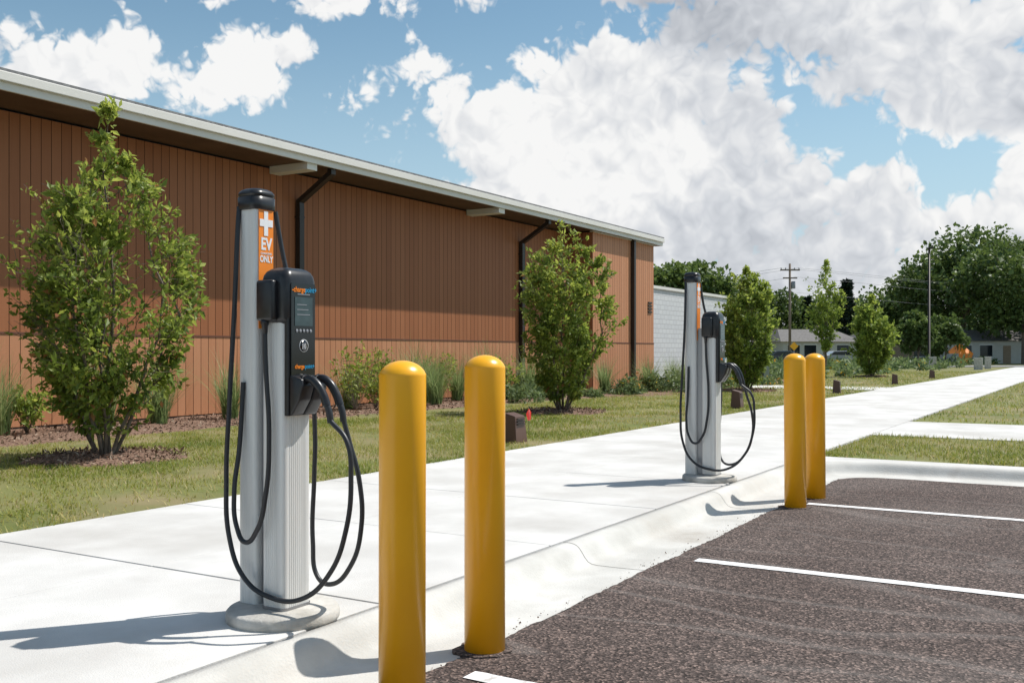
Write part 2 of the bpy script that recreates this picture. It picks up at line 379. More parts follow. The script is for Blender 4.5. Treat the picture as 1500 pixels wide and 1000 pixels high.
for xj in [-5.2,-2.2,.8,6.3,9.3]:
    b=len(V)
    for o,z in prof[:-1]: V+=[(xj-.003,2.7+o,z+.0015),(xj+.003,2.7+o,z+.0015)]
    for k in range(len(prof)-2): F.append((b+2*k,b+2*k+1,b+2*k+3,b+2*k+2))
pymesh('curb_joint',V,F,M['dark'])
e=[]
for (x,y) in path(0,.04):
    j=random.gauss(0,.006)+.010*math.sin(x*2.3)+.007*math.sin(x*7+y*5)
    if x<11.8: e.append((x,y+j))
    else: e.append((x+j*.7,y+j*.7))
poly=e+[(-14,-30)]
bm=bmesh.new(); vs=[bm.verts.new((x,y,.016)) for x,y in poly]; f=bm.faces.new(vs)
ret=bmesh.ops.extrude_face_region(bm,geom=[f]); bmesh.ops.translate(bm,verts=[v for v in ret['geom'] if isinstance(v,bmesh.types.BMVert)],vec=(0,0,-.03))
bmesh.ops.recalc_face_normals(bm,faces=bm.faces); bmesh.ops.triangulate(bm,faces=bm.faces)
me=bpy.data.meshes.new('parking_lot'); bm.to_mesh(me); bm.free(); me.materials.append(M['asphalt']); link(bpy.data.objects.new('parking_lot',me))
for i,(x,w) in enumerate([(3.82,.11),(6.76,.11),(9.82,.11),(.9,.11),(-2.1,.11)]):
    V=[];F=[]; k=0; y=2.52
    while y>-3.2:
        V+=[(x-w/2+random.gauss(0,.0015),y,.021),(x+w/2+random.gauss(0,.0015),y,.021)]
        if k: F.append((2*k-2,2*k-1,2*k+1,2*k))
        k+=1; y-=.06
    pymesh('parking_stripe',V,F,M['stripe'])
n=260; gx=rng.uniform(3,12,n); gy=2.7+np.abs(rng.normal(scale=.05,size=n)); P=np.stack([gx,gy,np.full(n,.012)],1)
V,F=leafquads(P,.010,.010,up=1.5); npmesh('loose_gravel',V,F,M['chips'],tint=rng.random(n)*.6)
# ------------------------------------------------------------ lawn blades
def lawnblades(name,x0,x1,y0,y1,n,h,w,excl=()):
    x=rng.uniform(x0,x1,n); y=rng.uniform(y0,y1,n); k=np.ones(n,bool)
    for cx,cy,r in excl: k&=((x-cx)**2+(y-cy)**2)>(r*(1+.08*np.sin(5*np.arctan2(y-cy,x-cx))))**2
    pat=np.sin(x*1.9+np.sin(y*2.3)*1.4)+np.sin(y*2.7+x*.8)+.9*np.sin(x*5.1-y*3.3)
    pat2=np.sin(x*.9+1.3*np.sin(y*1.1+x*.37))+np.sin(y*1.6-x*.55+2)
    k&=rng.random(n)<(.56+.20*pat+.16*pat2).clip(.08,1)
    x=x[k];y=y[k];pat=pat[k];pat2=pat2[k]; P=np.stack([x,y,np.full(len(x),.125)],1)
    V,F,m=blades(P,h,w,.9,.5,2); t=(.5*rng.random(m)+.27-.07*pat-.10*pat2+ .2*(rng.random(m)<.15)).clip(0,1); t[rng.random(m)<.06]=1
    npmesh(name,V,F,M['blade'],tint=np.tile(t,2))
mul=[(8.29,11.06,1.0),(19.9,10.6,1.0),(34,10.8,1.0)]
lawnblades('lawn_grass',2,16,7.13,13.5,85000,.055,.010,mul)
lawnblades('lawn_grass',16,32,7.13,13.0,42000,.065,.016,mul)
lawnblades('lawn_grass',32,75,7.14,18,32000,.08,.03,mul)
lawnblades('island_grass',13.25,17,-3,3.30,20000,.07,.010)
lawnblades('island_grass',20.7,60,-8,3.30,40000,.08,.02)
lawnblades('lawn_edge_tufts',2,30,7.08,7.2,2500,.06,.010)
# ------------------------------------------------------------ mulch
def mulch_disc(loc,r):
    V=[(0,0,.07)];F=[];n=40
    for k,(rr_,z) in enumerate([(.3,.065),(.6,.05),(.85,.03),(1,-.01)]):
        for i in range(n):
            a=2*math.pi*i/n; q=rr_*r*(1+.07*math.sin(5*a)+random.gauss(0,.012)); V.append((q*math.cos(a),q*math.sin(a),z+random.gauss(0,.006)))
    for i in range(n): F.append((0,1+i,1+(i+1)%n))
    for k in range(3):
        for i in range(n): F.append((1+k*n+i,1+(k+1)*n+i,1+(k+1)*n+(i+1)%n,1+k*n+(i+1)%n))
    o=pymesh('mulch_ring',V,F,M['mulch'],loc=loc,smooth=True)
    m=1500; a=rng.uniform(0,6.28,m); q=r*1.04*np.sqrt(rng.random(m)); P=np.stack([q*np.cos(a),q*np.sin(a),.075-.05*(q/r)**2+.01*rng.random(m)],1)
    V,F=leafquads(P,.06,.022,up=1.5); npmesh('mulch_chips',V,F,M['chips'],tint=rng.random(m),parent=o)
for x,y,r in mul+[(56,11,.9)]: mulch_disc((x,y,.135),r*.97)
V=[];F=[]; n=240
for i in range(n):
    x=-12+i*.25
    f=13.6+.18*math.sin(x*.5)+.05*math.sin(x*3) if x<24 else 13.6-min(1.9,(x-24)*.35)+.1*math.sin(x)
    for k,yy in enumerate(np.linspace(f,16.3,7)): V.append((x,yy,(.10 if k==0 else .165)+random.gauss(0,.008)))
for i in range(n-1):
    for k in range(6): F.append((i*7+k,(i+1)*7+k,(i+1)*7+k+1,i*7+k+1))
mb=pymesh('mulch_bed',V,F,M['mulch'],smooth=True)
m=8000; x=rng.uniform(4,30,m); y=rng.uniform(13.55,16.1,m); V,F=leafquads(np.stack([x,y,np.full(m,.175)],1),.07,.03,up=1.5); npmesh('bed_chips',V,F,M['chips'],tint=rng.random(m),parent=mb)
# ------------------------------------------------------------ main building
B=empty('wood_clad_building')
def boards(name,p0,p1,z0,z1,m,pitch=.2,g=.006,dep=.008):
    p0=np.array(p0,float);p1=np.array(p1,float);d=p1-p0;Lg=np.linalg.norm(d);d/=Lg; nrm=np.array([d[1],-d[0]])
    nb=int(round(Lg/pitch)); pw=Lg/nb; V=[];F=[];T=[]
    for i in range(nb):
        a=i*pw; b=a+pw; t=.10+.42*random.random(); c=[(a,-dep),(a+g,0),(b-g,0),(b,-dep)]; s=len(V)
        for u,o in c:
            q=p0+d*u+nrm*o; V+=[(q[0],q[1],z0),(q[0],q[1],z1)]
        for k in range(3): F.append((s+2*k,s+2*k+2,s+2*k+3,s+2*k+1)); T.append(t if k==1 else -.3)
    npmesh(name,V,F,m,tint=T,parent=B)
WY=16.2; PY=15.25; X0=-9; X1=30.85; X2=36.2; ZW=5.62; SE=1.82
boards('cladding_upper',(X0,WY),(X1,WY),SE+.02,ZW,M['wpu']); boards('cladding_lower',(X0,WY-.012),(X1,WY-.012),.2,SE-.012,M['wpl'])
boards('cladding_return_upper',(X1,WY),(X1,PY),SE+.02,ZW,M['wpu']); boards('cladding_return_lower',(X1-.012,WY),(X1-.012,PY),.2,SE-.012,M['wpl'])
boards('cladding_bay_upper',(X1,PY),(X2,PY),SE+.02,ZW,M['wpl']); boards('cladding_bay_lower',(X1,PY-.012),(X2,PY-.012),.2,SE-.012,M['wpl'])
boards('cladding_end',(X2,PY),(X2,40),.2,ZW,M['wpl'])
M['seamtrim']=mat('seam_trim',(.13,.05,.028),rough=.6)
boxes('seam_flashing',[(X0,X1-.03,WY-.026,WY+.03,SE-.012,SE+.02),(X1-.028,X2,PY-.026,PY+.03,SE-.012,SE+.02)],M['seamtrim'],B)
boxes('base_trim',[(X0,X1-.03,WY-.005,WY+.1,.1,.2),(X1-.01,X2,PY-.005,PY+.1,.1,.2)],M['spout'],B)
boxes('core_walls',[(X0+.05,X2-.05,WY+.06,40,.05,ZW),(X1+.05,X2-.05,PY+.05,WY+.06,.05,ZW)],M['soffit'],B)
EY=15.0
boxes('fascia',[(X0-.5,X2+.35,EY,EY+.05,5.64,5.90),(X2+.30,X2+.35,EY+.05,40,5.64,5.90)],M['fascia'],B)
boxes('gutter_lip',[(X0-.5,X2+.35,EY-.07,EY-.002,5.77,5.925)],M['fascia'],B,bevel=.012)
boxes('soffit',[(X0-.5,X2+.29,EY+.052,WY+.04,5.665,5.72)],M['soffit'],B)
boxes('soffit_end',[(X2-.02,X2+.29,WY+.05,40,5.665,5.72)],M['soffit'],B)
pymesh('roof_surface',[(X0-.5,EY-.03,5.935),(X2+.4,EY-.03,5.935),(X2+.4,EY-.03,5.98),(X0-.5,EY-.03,5.98),(X2-4,27,6.9),(X0-.5,27,6.9),(X2+.4,40,5.98),(X2+.4,40,5.935)],[(0,1,2,3),(3,2,4,5),(2,6,4),(1,7,6,2)],M['shingle'],B)
beams=[(x,x+.32,EY+.06,WY-.01,5.50,5.663) for x in (1,8.5,16.4,24.4)]
boxes('outrigger_beam',beams,M['fascia'],B,bevel=.006)
for xd in (7.1,17.3,27.5):
    y=WY-.09; pts=[(xd,EY+.15,5.7),(xd,EY+.15,5.55),(xd,y,4.98),(xd,y,4.8),(xd,y,.25)]; w=.075; V=[];F=[]
    dirs=[(0,-1),(.45,-.9),(.45,-.9),(0,-1),(0,-1)]
    for (px,py,pz),(dy,dz) in zip(pts,dirs):
        l=math.hypot(dy,dz); ny,nz_=-dz/l,dy/l
        for sx,sn in ((-1,-1),(1,-1),(1,1),(-1,1)): V.append((px+sx*w,py+sn*ny*.065,pz+sn*nz_*.065))
    for k in range(4):
        for i in range(4):
            j=(i+1)%4; F.append((4*k+i,4*k+j,4*k+4+j,4*k+4+i))
    F+= [(0,1,2,3),(16,17,18,19)]
    pymesh('downspout',V,F,M['spout'],B)
    boxes('downspout_strap',[(xd-.09,xd+.09,y-.07,WY-.005,z,z+.04) for z in (1.2,3.2,4.6)],M['spout'],B)
boxes('downspout_bay',[(34.03,34.18,PY-.15,PY-.02,.2,5.66)],M['spout'],B)
boxes('vent_louver',[(35.62,35.98,PY-.04,PY-.004,z,z+.06) for z in (3.0,3.12,3.24,3.36)],M['spout'],B)
boxes('bay_cap',[(X1-.02,X2+.03,PY-.05,PY+.1,ZW+.002,ZW+.04)],M['fascia'],B)
G=empty('block_building')
bl=box('walls',37.3,50,17,40,.05,4.25,M['block'],G); box('coping',37.2,50.1,16.92,40.1,4.252,4.38,M['fascia'],G)
nt=M['block'].node_tree; br=nt.nodes.new('ShaderNodeTexBrick'); br.inputs['Scale'].default_value=1; br.inputs['Brick Width'].default_value=.42; br.inputs['Row Height'].default_value=.21; br.inputs['Mortar Size'].default_value=.012
br.inputs['Color1'].default_value=(.58,.59,.6,1); br.inputs['Color2'].default_value=(.53,.54,.56,1); br.inputs['Mortar'].default_value=(.38,.38,.39,1)
tc=nt.nodes.new('ShaderNodeTexCoord'); mp=nt.nodes.new('ShaderNodeMapping'); mp.inputs['Rotation'].default_value=(R(90),0,0); nt.links.new(tc.outputs['Object'],mp.inputs[0]); nt.links.new(mp.outputs[0],br.inputs[0]); nt.links.new(br.outputs[0],nt.nodes['Principled BSDF'].inputs['Base Color'])
# ------------------------------------------------------------ bollards
r0=.102
bp_=[(r0,-.05),(r0,1.418),(r0,1.424),(r0-.003,1.430)]+[((r0-.004)*math.cos(a)/math.cos(R(20)),1.430-.024+.078*math.sin(a)) for a in [R(x) for x in (24,32,42,52,62,72,80,87)]]
for i,(x,y,h) in enumerate([(3.46,2.63,-.022),(4.19,2.67,0),(9.56,2.57,0),(10.27,2.56,0)]):
    o=lathe('yellow_bollard',bp_,48,M['yellow'],loc=(x,y,h)); o.rotation_euler=(R(random.uniform(-.3,.3)),R(random.uniform(-.3,.3)),0)
    P=[]
    for k in range(26):
        a=2*math.pi*k/26; q=.15+random.gauss(0,.012); P.append((q*math.cos(a),q*math.sin(a)))
    p=prism('asphalt_collar',P,-.01,.0225-.001*i,M['asphalt'],o); p.location=(0,0,-h)
# ------------------------------------------------------------ EV charging station
EV=empty('ev_charging_station',(3.78,3.635,ZS))
def rr(x0,x1,y0,y1,r,nf=0,dep=.0018,pitch=.014):
    P=[]
    for cx,cy,a0 in ((x1-r,y0+r,-90),(x1-r,y1-r,0),(x0+r,y1-r,90),(x0+r,y0+r,180)):
        for k in range(7):
            a=R(a0+15*k); P.append((cx+r*math.cos(a),cy+r*math.sin(a)))
    if not nf: return P
    Q=[];n=len(P)
    for i in range(n):
        a=np.array(P[i]);b=np.array(P[(i+1)%n]); Q.append(tuple(a)); l=np.linalg.norm(b-a)
        if l>.03:
            d=(b-a)/l; nn=np.array([-d[1],d[0]]); k=int((l-.01)/pitch); s=(l-k*pitch)/2
            for j in range(k):
                u=s+j*pitch
                for uu,o in ((u,0),(u+.0015,dep),(u+.0035,dep),(u+.005,0)): Q.append(tuple(a+d*uu+nn*o))
    return Q
lathe('concrete_pad',[(.283,-.02),(.287,.02),(.284,.045),(.272,.058),(.0,.062)],64,M['pad'],EV)
Z=lambda z:z-ZS
prism('cable_tower',rr(-.068,.068,.124,.254,.026,1),.06,Z(2.25),M['alu'],EV)
prism('tower_core',rr(-.03,.03,.05,.13,.005),.06,Z(1.75),M['steel'],EV)
prism('pedestal',rr(-.100,.100,-.100,.055,.028,1),.06,Z(1.68),M['alu'],EV)
prism('pedestal_shoe',rr(-.104,.104,-.104,.06,.03),.058,.075,M['steel'],EV)
def dome(name,x0,x1,y0,y1,r,levels,m):
    V=[];F=[]
    for z,ins in levels:
        V+=[(x,y,z) for x,y in rr(x0+ins,x1-ins,y0+ins,y1-ins,max(.004,r-ins*.5))]
    n=28
    for k in range(len(levels)-1):
        for i in range(n): F.append((k*n+i,k*n+(i+1)%n,(k+1)*n+(i+1)%n,(k+1)*n+i))
    F+=[tuple(range(n))[::-1],tuple((len(levels)-1)*n+i for i in range(n))]
    return pymesh(name,V,F,m,EV,smooth=True)
dome('tower_cap',-.083,.083,.110,.270,.05,[(Z(2.235),.004),(Z(2.24),0),(Z(2.30),.0),(Z(2.302),.005),(Z(2.308),.005),(Z(2.31),.0),(Z(2.325),.004),(Z(2.337),.014),(Z(2.345),.030),(Z(2.348),.05)],M['black'])
hd=dome('head_shell',-.114,.114,-.132,.058,.042,[(Z(1.64),.02),(Z(1.655),.004),(Z(1.67),0),(Z(1.86),0),(Z(1.885),.006),(Z(1.905),.018),(Z(1.918),.036),(Z(1.924),.06)],M['black'])
for sx in (-1,1):
    xa,xb=sorted((sx*.10,sx*.152))
    box('side_housing',xa,xb,-.07,.045,Z(1.655),Z(1.86),M['black'],EV,bevel=.016,seg=3,smooth=True)
    c=lathe('cable_gland',[(.02,0),(.022,.015),(.016,.03),(.014,.07)],20,M['black'],EV,loc=(sx*.130,.0,Z(1.66))); c.rotation_euler=(R(180),0,0)
prism('front_panel',rr(-.098,.098,-.128,-.098,.01),Z(1.18),Z(1.67),M['black'],EV)
box('glass_face',-.086,.086,-.139,-.133,Z(1.36),Z(1.845),M['gloss'],EV,bevel=.002)
box('lcd_screen',-.064,.064,-.1415,-.1395,Z(1.63),Z(1.775),M['screen'],EV)
for k in range(5):
    b=lathe('button_%d'%(k+1),[(.0085,0),(.0085,.003),(.006,.004)],16,M['grey'],EV,loc=(-.05+.025*k,-.1395,Z(1.605))); b.rotation_euler=(R(90),0,0)
for k in range(3): box('screen_text_line_%d'%(k+1),-.05,.02+.012*k,-.1425,-.142,Z(1.735-.025*k),Z(1.739-.025*k),M['grey'],EV)
t_=lathe('card_reader_ring',[(.032,0),(.032,.002),(.028,.002),(.028,0)],28,M['white'],EV,loc=(.0,-.1395,Z(1.53))); t_.rotation_euler=(R(90),0,0)
lathe('card_reader_disc',[(.0295,0),(.0295,.0026)],28,M['gloss'],EV,loc=(.0,-.1395,Z(1.53))).rotation_euler=(R(90),0,0)
text('card_symbol',')))',.032,(.0,-.1432,Z(1.53)),M['white'],EV,bold=0)
text('logo_text','-charge',.032,(-.037,-.1412,Z(1.812)),M['orange'],EV,bold=.02,sy=1.15); text('logo_text_b','point+',.032,(.051,-.1412,Z(1.812)),M['bluetxt'],EV,bold=.02,sy=1.15)
text('logo_small','charge',.026,(-.030,-.1412,Z(1.425)),M['orange'],EV,bold=.02,sy=1.15); text('logo_small_b','point+',.026,(.043,-.1412,Z(1.425)),M['bluetxt'],EV,bold=.02,sy=1.15)
box('label_strip',-.045,.045,-.1412,-.1395,Z(1.787),Z(1.792),M['grey'],EV)
for sx in (-1,1):
    cx=sx*.048
    pr=[(-.128,Z(1.385)),(-.205,Z(1.365)),(-.218,Z(1.33)),(-.195,Z(1.26)),(-.145,Z(1.185)),(-.128,Z(1.18))]
    n=len(pr); V=[(cx-.043,y,z) for y,z in pr]+[(cx+.043,y,z) for y,z in pr]
    F=[tuple(range(n)),tuple(range(n,2*n))[::-1]]+[(i,(i+1)%n,n+(i+1)%n,n+i) for i in range(n)]
    pymesh('holster',V,F,M['black'],EV,bevel=.01,seg=3,smooth=True)
    curve('plug_handle',[(cx,-.17,Z(1.345)),(cx,-.215,Z(1.365)),(cx+.004,-.262,Z(1.345)),(cx+.01,-.305,Z(1.285)),(cx+.012,-.325,Z(1.235))],.021,M['black'],EV)
    curve('plug_collar',[(cx,-.150,Z(1.335)),(cx,-.185,Z(1.353)),(cx,-.205,Z(1.361))],.030,M['black'],EV)
    curve('plug_boot',[(cx+.012,-.318,Z(1.255)),(cx+.016,-.338,Z(1.20)),(cx+.018,-.345,Z(1.15))],.0165,M['rubber'],EV)
box('orange_sign',-.052,.050,.1185,.1222,Z(1.62),Z(2.235),M['orange'],EV)
boxes('plus_symbol',[(-.018,.010,.116,.118,Z(2.10),Z(2.228)),(-.048,-.0185,.116,.118,Z(2.148),Z(2.185)),(.0105,.044,.116,.118,Z(2.148),Z(2.185))],M['white'],EV)
text('sign_ev','EV',.070,(-.001,.1175,Z(2.055)),M['white'],EV,ext=.0006,bold=.03,sy=1.25); text('sign_charging','CHARGING',.0155,(-.001,.1175,Z(2.008)),M['white'],EV,ext=.0006); text('sign_only','ONLY',.034,(-.001,.1175,Z(1.978)),M['white'],EV,ext=.0006,bold=.03,sy=1.35)
# cables: (u,v) = profile of the hanging loop, lx = distance out from the pedestal centre plane
def cab(pts):
    out=[]
    for u,v,lx in pts: out.append((lx,lx-(u-415)/208.6,Z(1.5-(v-515)*.0035)))
    return out
cw=.0125
e1=(-.032,-.345,Z(1.16)); e2=(.066,-.345,Z(1.16))
curve('charging_cable_1',cab([(350,300,-.070),(348,330,-.085),(343,450,-.105),(335,600,-.12),(331,700,-.125),(336,790,-.13),(357,843,-.13),(395,866,-.125),(440,862,-.11),(478,822,-.09),(500,760,-.07),(507,690,-.05),(502,640,-.04)])+[e1],cw,M['rubber'],EV)
curve('charging_cable_2',[e2]+cab([(508,640,.075),(523,700,.09),(526,765,.105),(512,825,.125),(485,857,.14),(467,850,.15),(460,800,.155),(462,700,.155),(463,640,.15),(452,500,.14),(420,390,.11),(409,335,.088),(404,305,.074)]),cw,M['rubber'],EV)
curve('charging_cable_3',[(-.130,.0,Z(1.62))]+cab([(389,530,-.13),(394,640,-.13),(389,720,-.14),(376,772,-.15),(360,790,-.155),(347,770,-.15),(343,720,-.135),(350,660,-.105),(354,600,-.088),(356,560,-.078)]),cw,M['rubber'],EV)
curve('charging_cable_4',[(.130,.0,Z(1.62)),(.138,.01,Z(1.4)),(.15,.04,Z(1.0)),(.14,.10,Z(.72)),(.12,.20,Z(.66)),(.095,.25,Z(.85)),(.078,.24,Z(1.15))],cw,M['rubber'],EV)
E2=empty('ev_charging_station.001',(10.13,3.63,ZS),R(2))
for o in list(EV.children):
    c=o.copy(); col.objects.link(c); c.parent=E2
# ------------------------------------------------------------ landscape lights, flags, utility box
for i,x in enumerate((12.96,23.5,33.8,44.2,54.5,2.6)):
    l=empty('landscape_light',(x,7.72,.13),R(4*i))
    V=[(-.17,-.13,-.02),(.17,-.13,-.02),(.17,.13,-.02),(-.17,.13,-.02),(-.14,-.09,.40),(.14,-.09,.40),(.14,.10,.45),(-.14,.10,.45)]
    F=[(0,3,2,1),(4,5,6,7),(0,1,5,4),(1,2,6,5),(2,3,7,6),(3,0,4,7)]
    pymesh('housing',V,F,M['bronze'],l,bevel=.008); boxes('louver',[(-.11,.11,-.125,-.09,.27+.04*k,.285+.04*k) for k in range(3)],M['spout'],l)
for i,(dx,dy) in enumerate(((0,0),(.16,.1))):
    f=empty('marker_flag',(14.4+dx,8.3+dy,.13),R(40*i)); lathe('wire',[(.003,0),(.003,.40)],6,M['steel'],f)
    pymesh('flag',[(0,0,.22),(.06,0,.24),(.09,.01,.36),(.0,0,.42),(-.08,.01,.34),(-.05,0,.24)],[(0,1,2,3),(0,3,4,5)],M['red'],f)
U=empty('utility_cabinet',(43.3,13.3,.13)); box('cabinet',-.42,.42,-.4,.4,0,.95,M['utilgreen'],U,bevel=.02); box('lid',-.45,.45,-.43,.43,.955,1.02,M['utilgreen'],U,bevel=.015); box('base',-.5,.5,-.5,.5,-.1,.05,M['pad'],U)
# ------------------------------------------------------------ trees and plants
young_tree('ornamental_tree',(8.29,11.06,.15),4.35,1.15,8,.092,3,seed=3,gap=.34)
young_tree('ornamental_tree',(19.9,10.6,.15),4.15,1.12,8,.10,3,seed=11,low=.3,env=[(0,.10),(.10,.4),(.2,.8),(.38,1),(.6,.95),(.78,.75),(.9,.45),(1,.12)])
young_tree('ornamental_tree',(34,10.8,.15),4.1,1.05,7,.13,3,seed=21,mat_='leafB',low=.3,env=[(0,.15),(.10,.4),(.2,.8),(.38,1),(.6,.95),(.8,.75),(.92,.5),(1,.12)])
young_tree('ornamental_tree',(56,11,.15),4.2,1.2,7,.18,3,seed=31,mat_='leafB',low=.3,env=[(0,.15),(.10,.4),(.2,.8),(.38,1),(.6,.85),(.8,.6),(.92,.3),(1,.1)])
young_tree('young_street_tree',(76.5,18.3,.13),8.0,1.5,4,.22,2,seed=41,mat_='leafB',low=1.6,outr=(.2,.5),env=[(0,0),(.2,.1),(.3,.6),(.5,1),(.7,.9),(.85,.6),(1,.1)])
gl=[(8.9,15.0,.95),(9.5,15.3,.8),(11.15,14.9,1.0),(12.55,15.2,.9),(7.3,14.7,1.0),(20.1,15.0,1.0),(21.0,15.2,1.05),(20.6,14.6,.9),(24.2,15.3,1.05),(23.4,15,.9),(22.6,15.3,.85),(26.2,15.1,.95),(27.1,14.8,.95),(5.5,15.0,.9),(14.2,15.1,.85),(15.6,14.9,.8),(28.6,14.6,.95),(18.0,15.2,.85)]
for x,y,h in gl: ograss('ornamental_grass',(x,y,.16),h*1.25)
for i,(x,y,h,w,m) in enumerate([(17.6,14.7,1.35,1.2,'leafA'),(18.6,14.9,.9,.9,'leafA'),(21.9,15.4,1.25,.9,'leafA'),(19.5,15.6,1.35,1.0,'leafB'),(9.9,15.2,.7,.7,'leafB'),(25.1,15.2,1.1,.9,'leafB'),(6.4,15.4,1.0,1.0,'leafB'),(7.9,15.3,1.05,1.1,'leafB')]):
    shrub('shrub',(x,y,.16),h,w,650,.085,seed=i,m=m)
def perennials(name,x0,x1,y0,y1,n,h,seed=0,leaf=.14,m='perennial',den=.9):
    r=np.random.default_rng(seed); k=max(6,int((x1-x0)*(y1-y0)*den)); cx=r.uniform(x0,x1,k); cy=r.uniform(y0,y1,k); hh=h*r.uniform(.3,1,k); ww=r.uniform(.2,.55,k)
    i=r.integers(0,k,n); v=r.normal(size=(n,3)); v/=np.linalg.norm(v,axis=1)[:,None]; v[:,2]=np.abs(v[:,2])
    P=np.stack([cx[i]+v[:,0]*ww[i],cy[i]+v[:,1]*ww[i],.15+v[:,2]*hh[i]*r.uniform(.4,1.15,n)],1)
    V,F=leafquads(P,leaf,leaf*.35,up=.3); t=(.6*r.random(n)+.3*r.random(k)[i]).clip(0,.92); fl=(r.random(n)<.08)&(r.random(k)[i]<.4); t[fl]=r.uniform(.95,1,fl.sum())
    npmesh(name,V,F,M[m],tint=t)
perennials('perennial_planting',23,30.5,12.7,15.4,7000,.65,1)
perennials('perennial_planting',30.5,45,11.9,15.0,9000,.75,2,.18)
perennials('perennial_planting',45,62,12.5,26,8000,.8,3,.26,den=.5)
perennials('perennial_planting',62,130,11,30,9000,.9,4,.45,den=.25)
perennials('perennial_planting',66,115,-28,-2,5000,.7,5,.35,den=.25)
for i,(x,y) in enumerate([(29.2,14),(31.8,13.6),(34.5,13.8),(37,14.2),(40,13.2),(48,15),(52,14)]): ograss('ornamental_grass',(x,y,.16),1.0)
def at(t,d): return (d*.8577+t*d*.5142, d*.5142-t*d*.8577)
def brg(b): return (b-750)/1458
def bt(name,b,d,H,W,seed,**k):
    x,y=at(brg(b),d); return big_tree(name,(x,y,0),H,W,seed,**k)
sp=[(975,120,12.5,10,1),(1010,125,13,11,2),(1045,120,11,10,3),(1095,150,12,12,4),(1135,150,11,11,5),(1180,160,10,12,6),(1215,150,9.5,10,7),(1275,150,10,12,8),(1305,150,11.5,12,9),(1335,150,10.5,11,10),
(1365,128,14,13,11),(1412,125,17.5,17,12),(1465,120,15.5,16,13),(1500,112,15,14,14),(1550,110,14,14,15),(1620,115,15,16,16),(920,130,11,11,17),(1440,150,14,14,18),(1255,170,10.5,11,19),(1345,95,5.5,4,20),(1385,100,5,5,21)]
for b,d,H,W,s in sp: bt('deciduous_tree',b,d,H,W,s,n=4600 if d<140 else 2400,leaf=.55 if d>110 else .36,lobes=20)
for b,d,H,W,s in [(1240,135,11.5,5,1),(1228,140,9.5,4.5,2),(1183,150,10,5,3),(1330,150,11,5,4)]:
    x,y=at(brg(b),d); conifer('conifer_tree',(x,y,0),H,W,s)
n=14000; tt=rng.uniform(.02,.75,n); d=rng.uniform(185,215,n); prof_=7+2.2*np.sin(tt*37)+1.6*np.sin(tt*83+1)+1.2*np.sin(tt*151)
x=d*.8577+tt*d*.5142; y=d*.5142-tt*d*.8577; z=np.abs(prof_)*np.sqrt(rng.random(n))
V,F=leafquads(np.stack([x,y,z],1),1.6,1.2,up=.8); npmesh('distant_tree_line',V,F,M['leafD'],tint=(z/12+.4*rng.random(n)).clip(0,1))
def house(name,b,d,w,dep,h,rh,wm,rot=0):
    x,y=at(brg(b),d); H=empty(name,(x,y,.05),R(-59+rot)+0)
    box('walls',-w/2,w/2,-dep/2,dep/2,0,h,wm,H)
    a=w/2+.5;bb=dep/2+.5; V=[(-a,-bb,h+.003),(a,-bb,h+.003),(a,bb,h+.003),(-a,bb,h+.003),(-a+1.5,0,h+rh),(a-1.5,0,h+rh)]
    pymesh('roof',V,[(0,1,5,4),(1,2,5),(2,3,4,5),(3,0,4),(0,3,2,1)],M['roofg'],H)
    boxes('windows',[(q-.7,q+.7,-dep/2-.04,-dep/2-.003,.9,2.2) for q in (-w*.36,-w*.14,w*.3)],M['glass'],H)
    boxes('window_trim',[(q-.8,q+.8,-dep/2-.06,-dep/2-.003,2.21,2.32) for q in (-w*.36,-w*.14,w*.3)]+[(q-.8,q+.8,-dep/2-.06,-dep/2-.003,.78,.89) for q in (-w*.36,-w*.14,w*.3)],M['white'],H)
    boxes('door',[(w*.08-.45,w*.08+.45,-dep/2-.05,-dep/2-.003,.05,2.15)],M['walltan'],H)
    boxes('chimney',[(w*.2-.3,w*.2+.3,.2,.8,h,h+rh+.5)],M['walltan'],H)
house('ranch_house',1180,118,9,8,2.6,1.5,M['wallw'],8); house('ranch_house',1120,125,8,8,2.6,1.4,M['walltan']); house('ranch_house',1300,125,9,8,2.6,1.5,M['walltan'],-5); house('ranch_house',1440,120,11,8,2.7,1.4,M['wallw']); house('ranch_house',1060,122,9,8,2.6,1.5,M['wallw'])
def car(name,b,d,m,rz):
    x,y=at(brg(b),d); c=empty(name,(x,y,.15),R(-59+rz))
    pr=[(-2.2,.35),(-2.25,.75),(-2.1,.95),(-1.5,1.0),(-1.0,1.42),(.4,1.45),(1.15,.98),(2.0,.85),(2.25,.65),(2.25,.35)]
    n=len(pr); V=[(a,-.88,b) for a,b in pr]+[(a,.88,b) for a,b in pr]; F=[tuple(range(n)),tuple(range(n,2*n))[::-1]]+[(i,(i+1)%n,n+(i+1)%n,n+i) for i in range(n)]
    pymesh('body',V,F,m,c,bevel=.05,seg=2)
    for s in (-1,1): pymesh('side_windows',[(-1.35,s*.885,1.02),(-.95,s*.885,1.35),(.35,s*.885,1.38),(.95,s*.885,1.0)],[(0,1,2,3)],M['glass'],c)
    for wx in (-1.4,1.4):
        for s in (-1,1):
            w=lathe('wheel',[(.33,-.11),(.34,0),(.33,.11)],20,M['tire'],c,loc=(wx,s*.82,.34)); w.rotation_euler=(R(90),0,0)
car('parked_car',1148,98,M['car'],5); car('parked_car',1232,104,M['car2'],0); car('parked_car',1065,104,M['car'],0)
x0,y0=at(-.1,88); x1,y1=at(.75,88); x2,y2=at(.75,98); x3,y3=at(-.1,98)
pymesh('road',[(x0,y0,.16),(x1,y1,.16),(x2,y2,.16),(x3,y3,.16)],[(0,1,2,3)],M['road'])
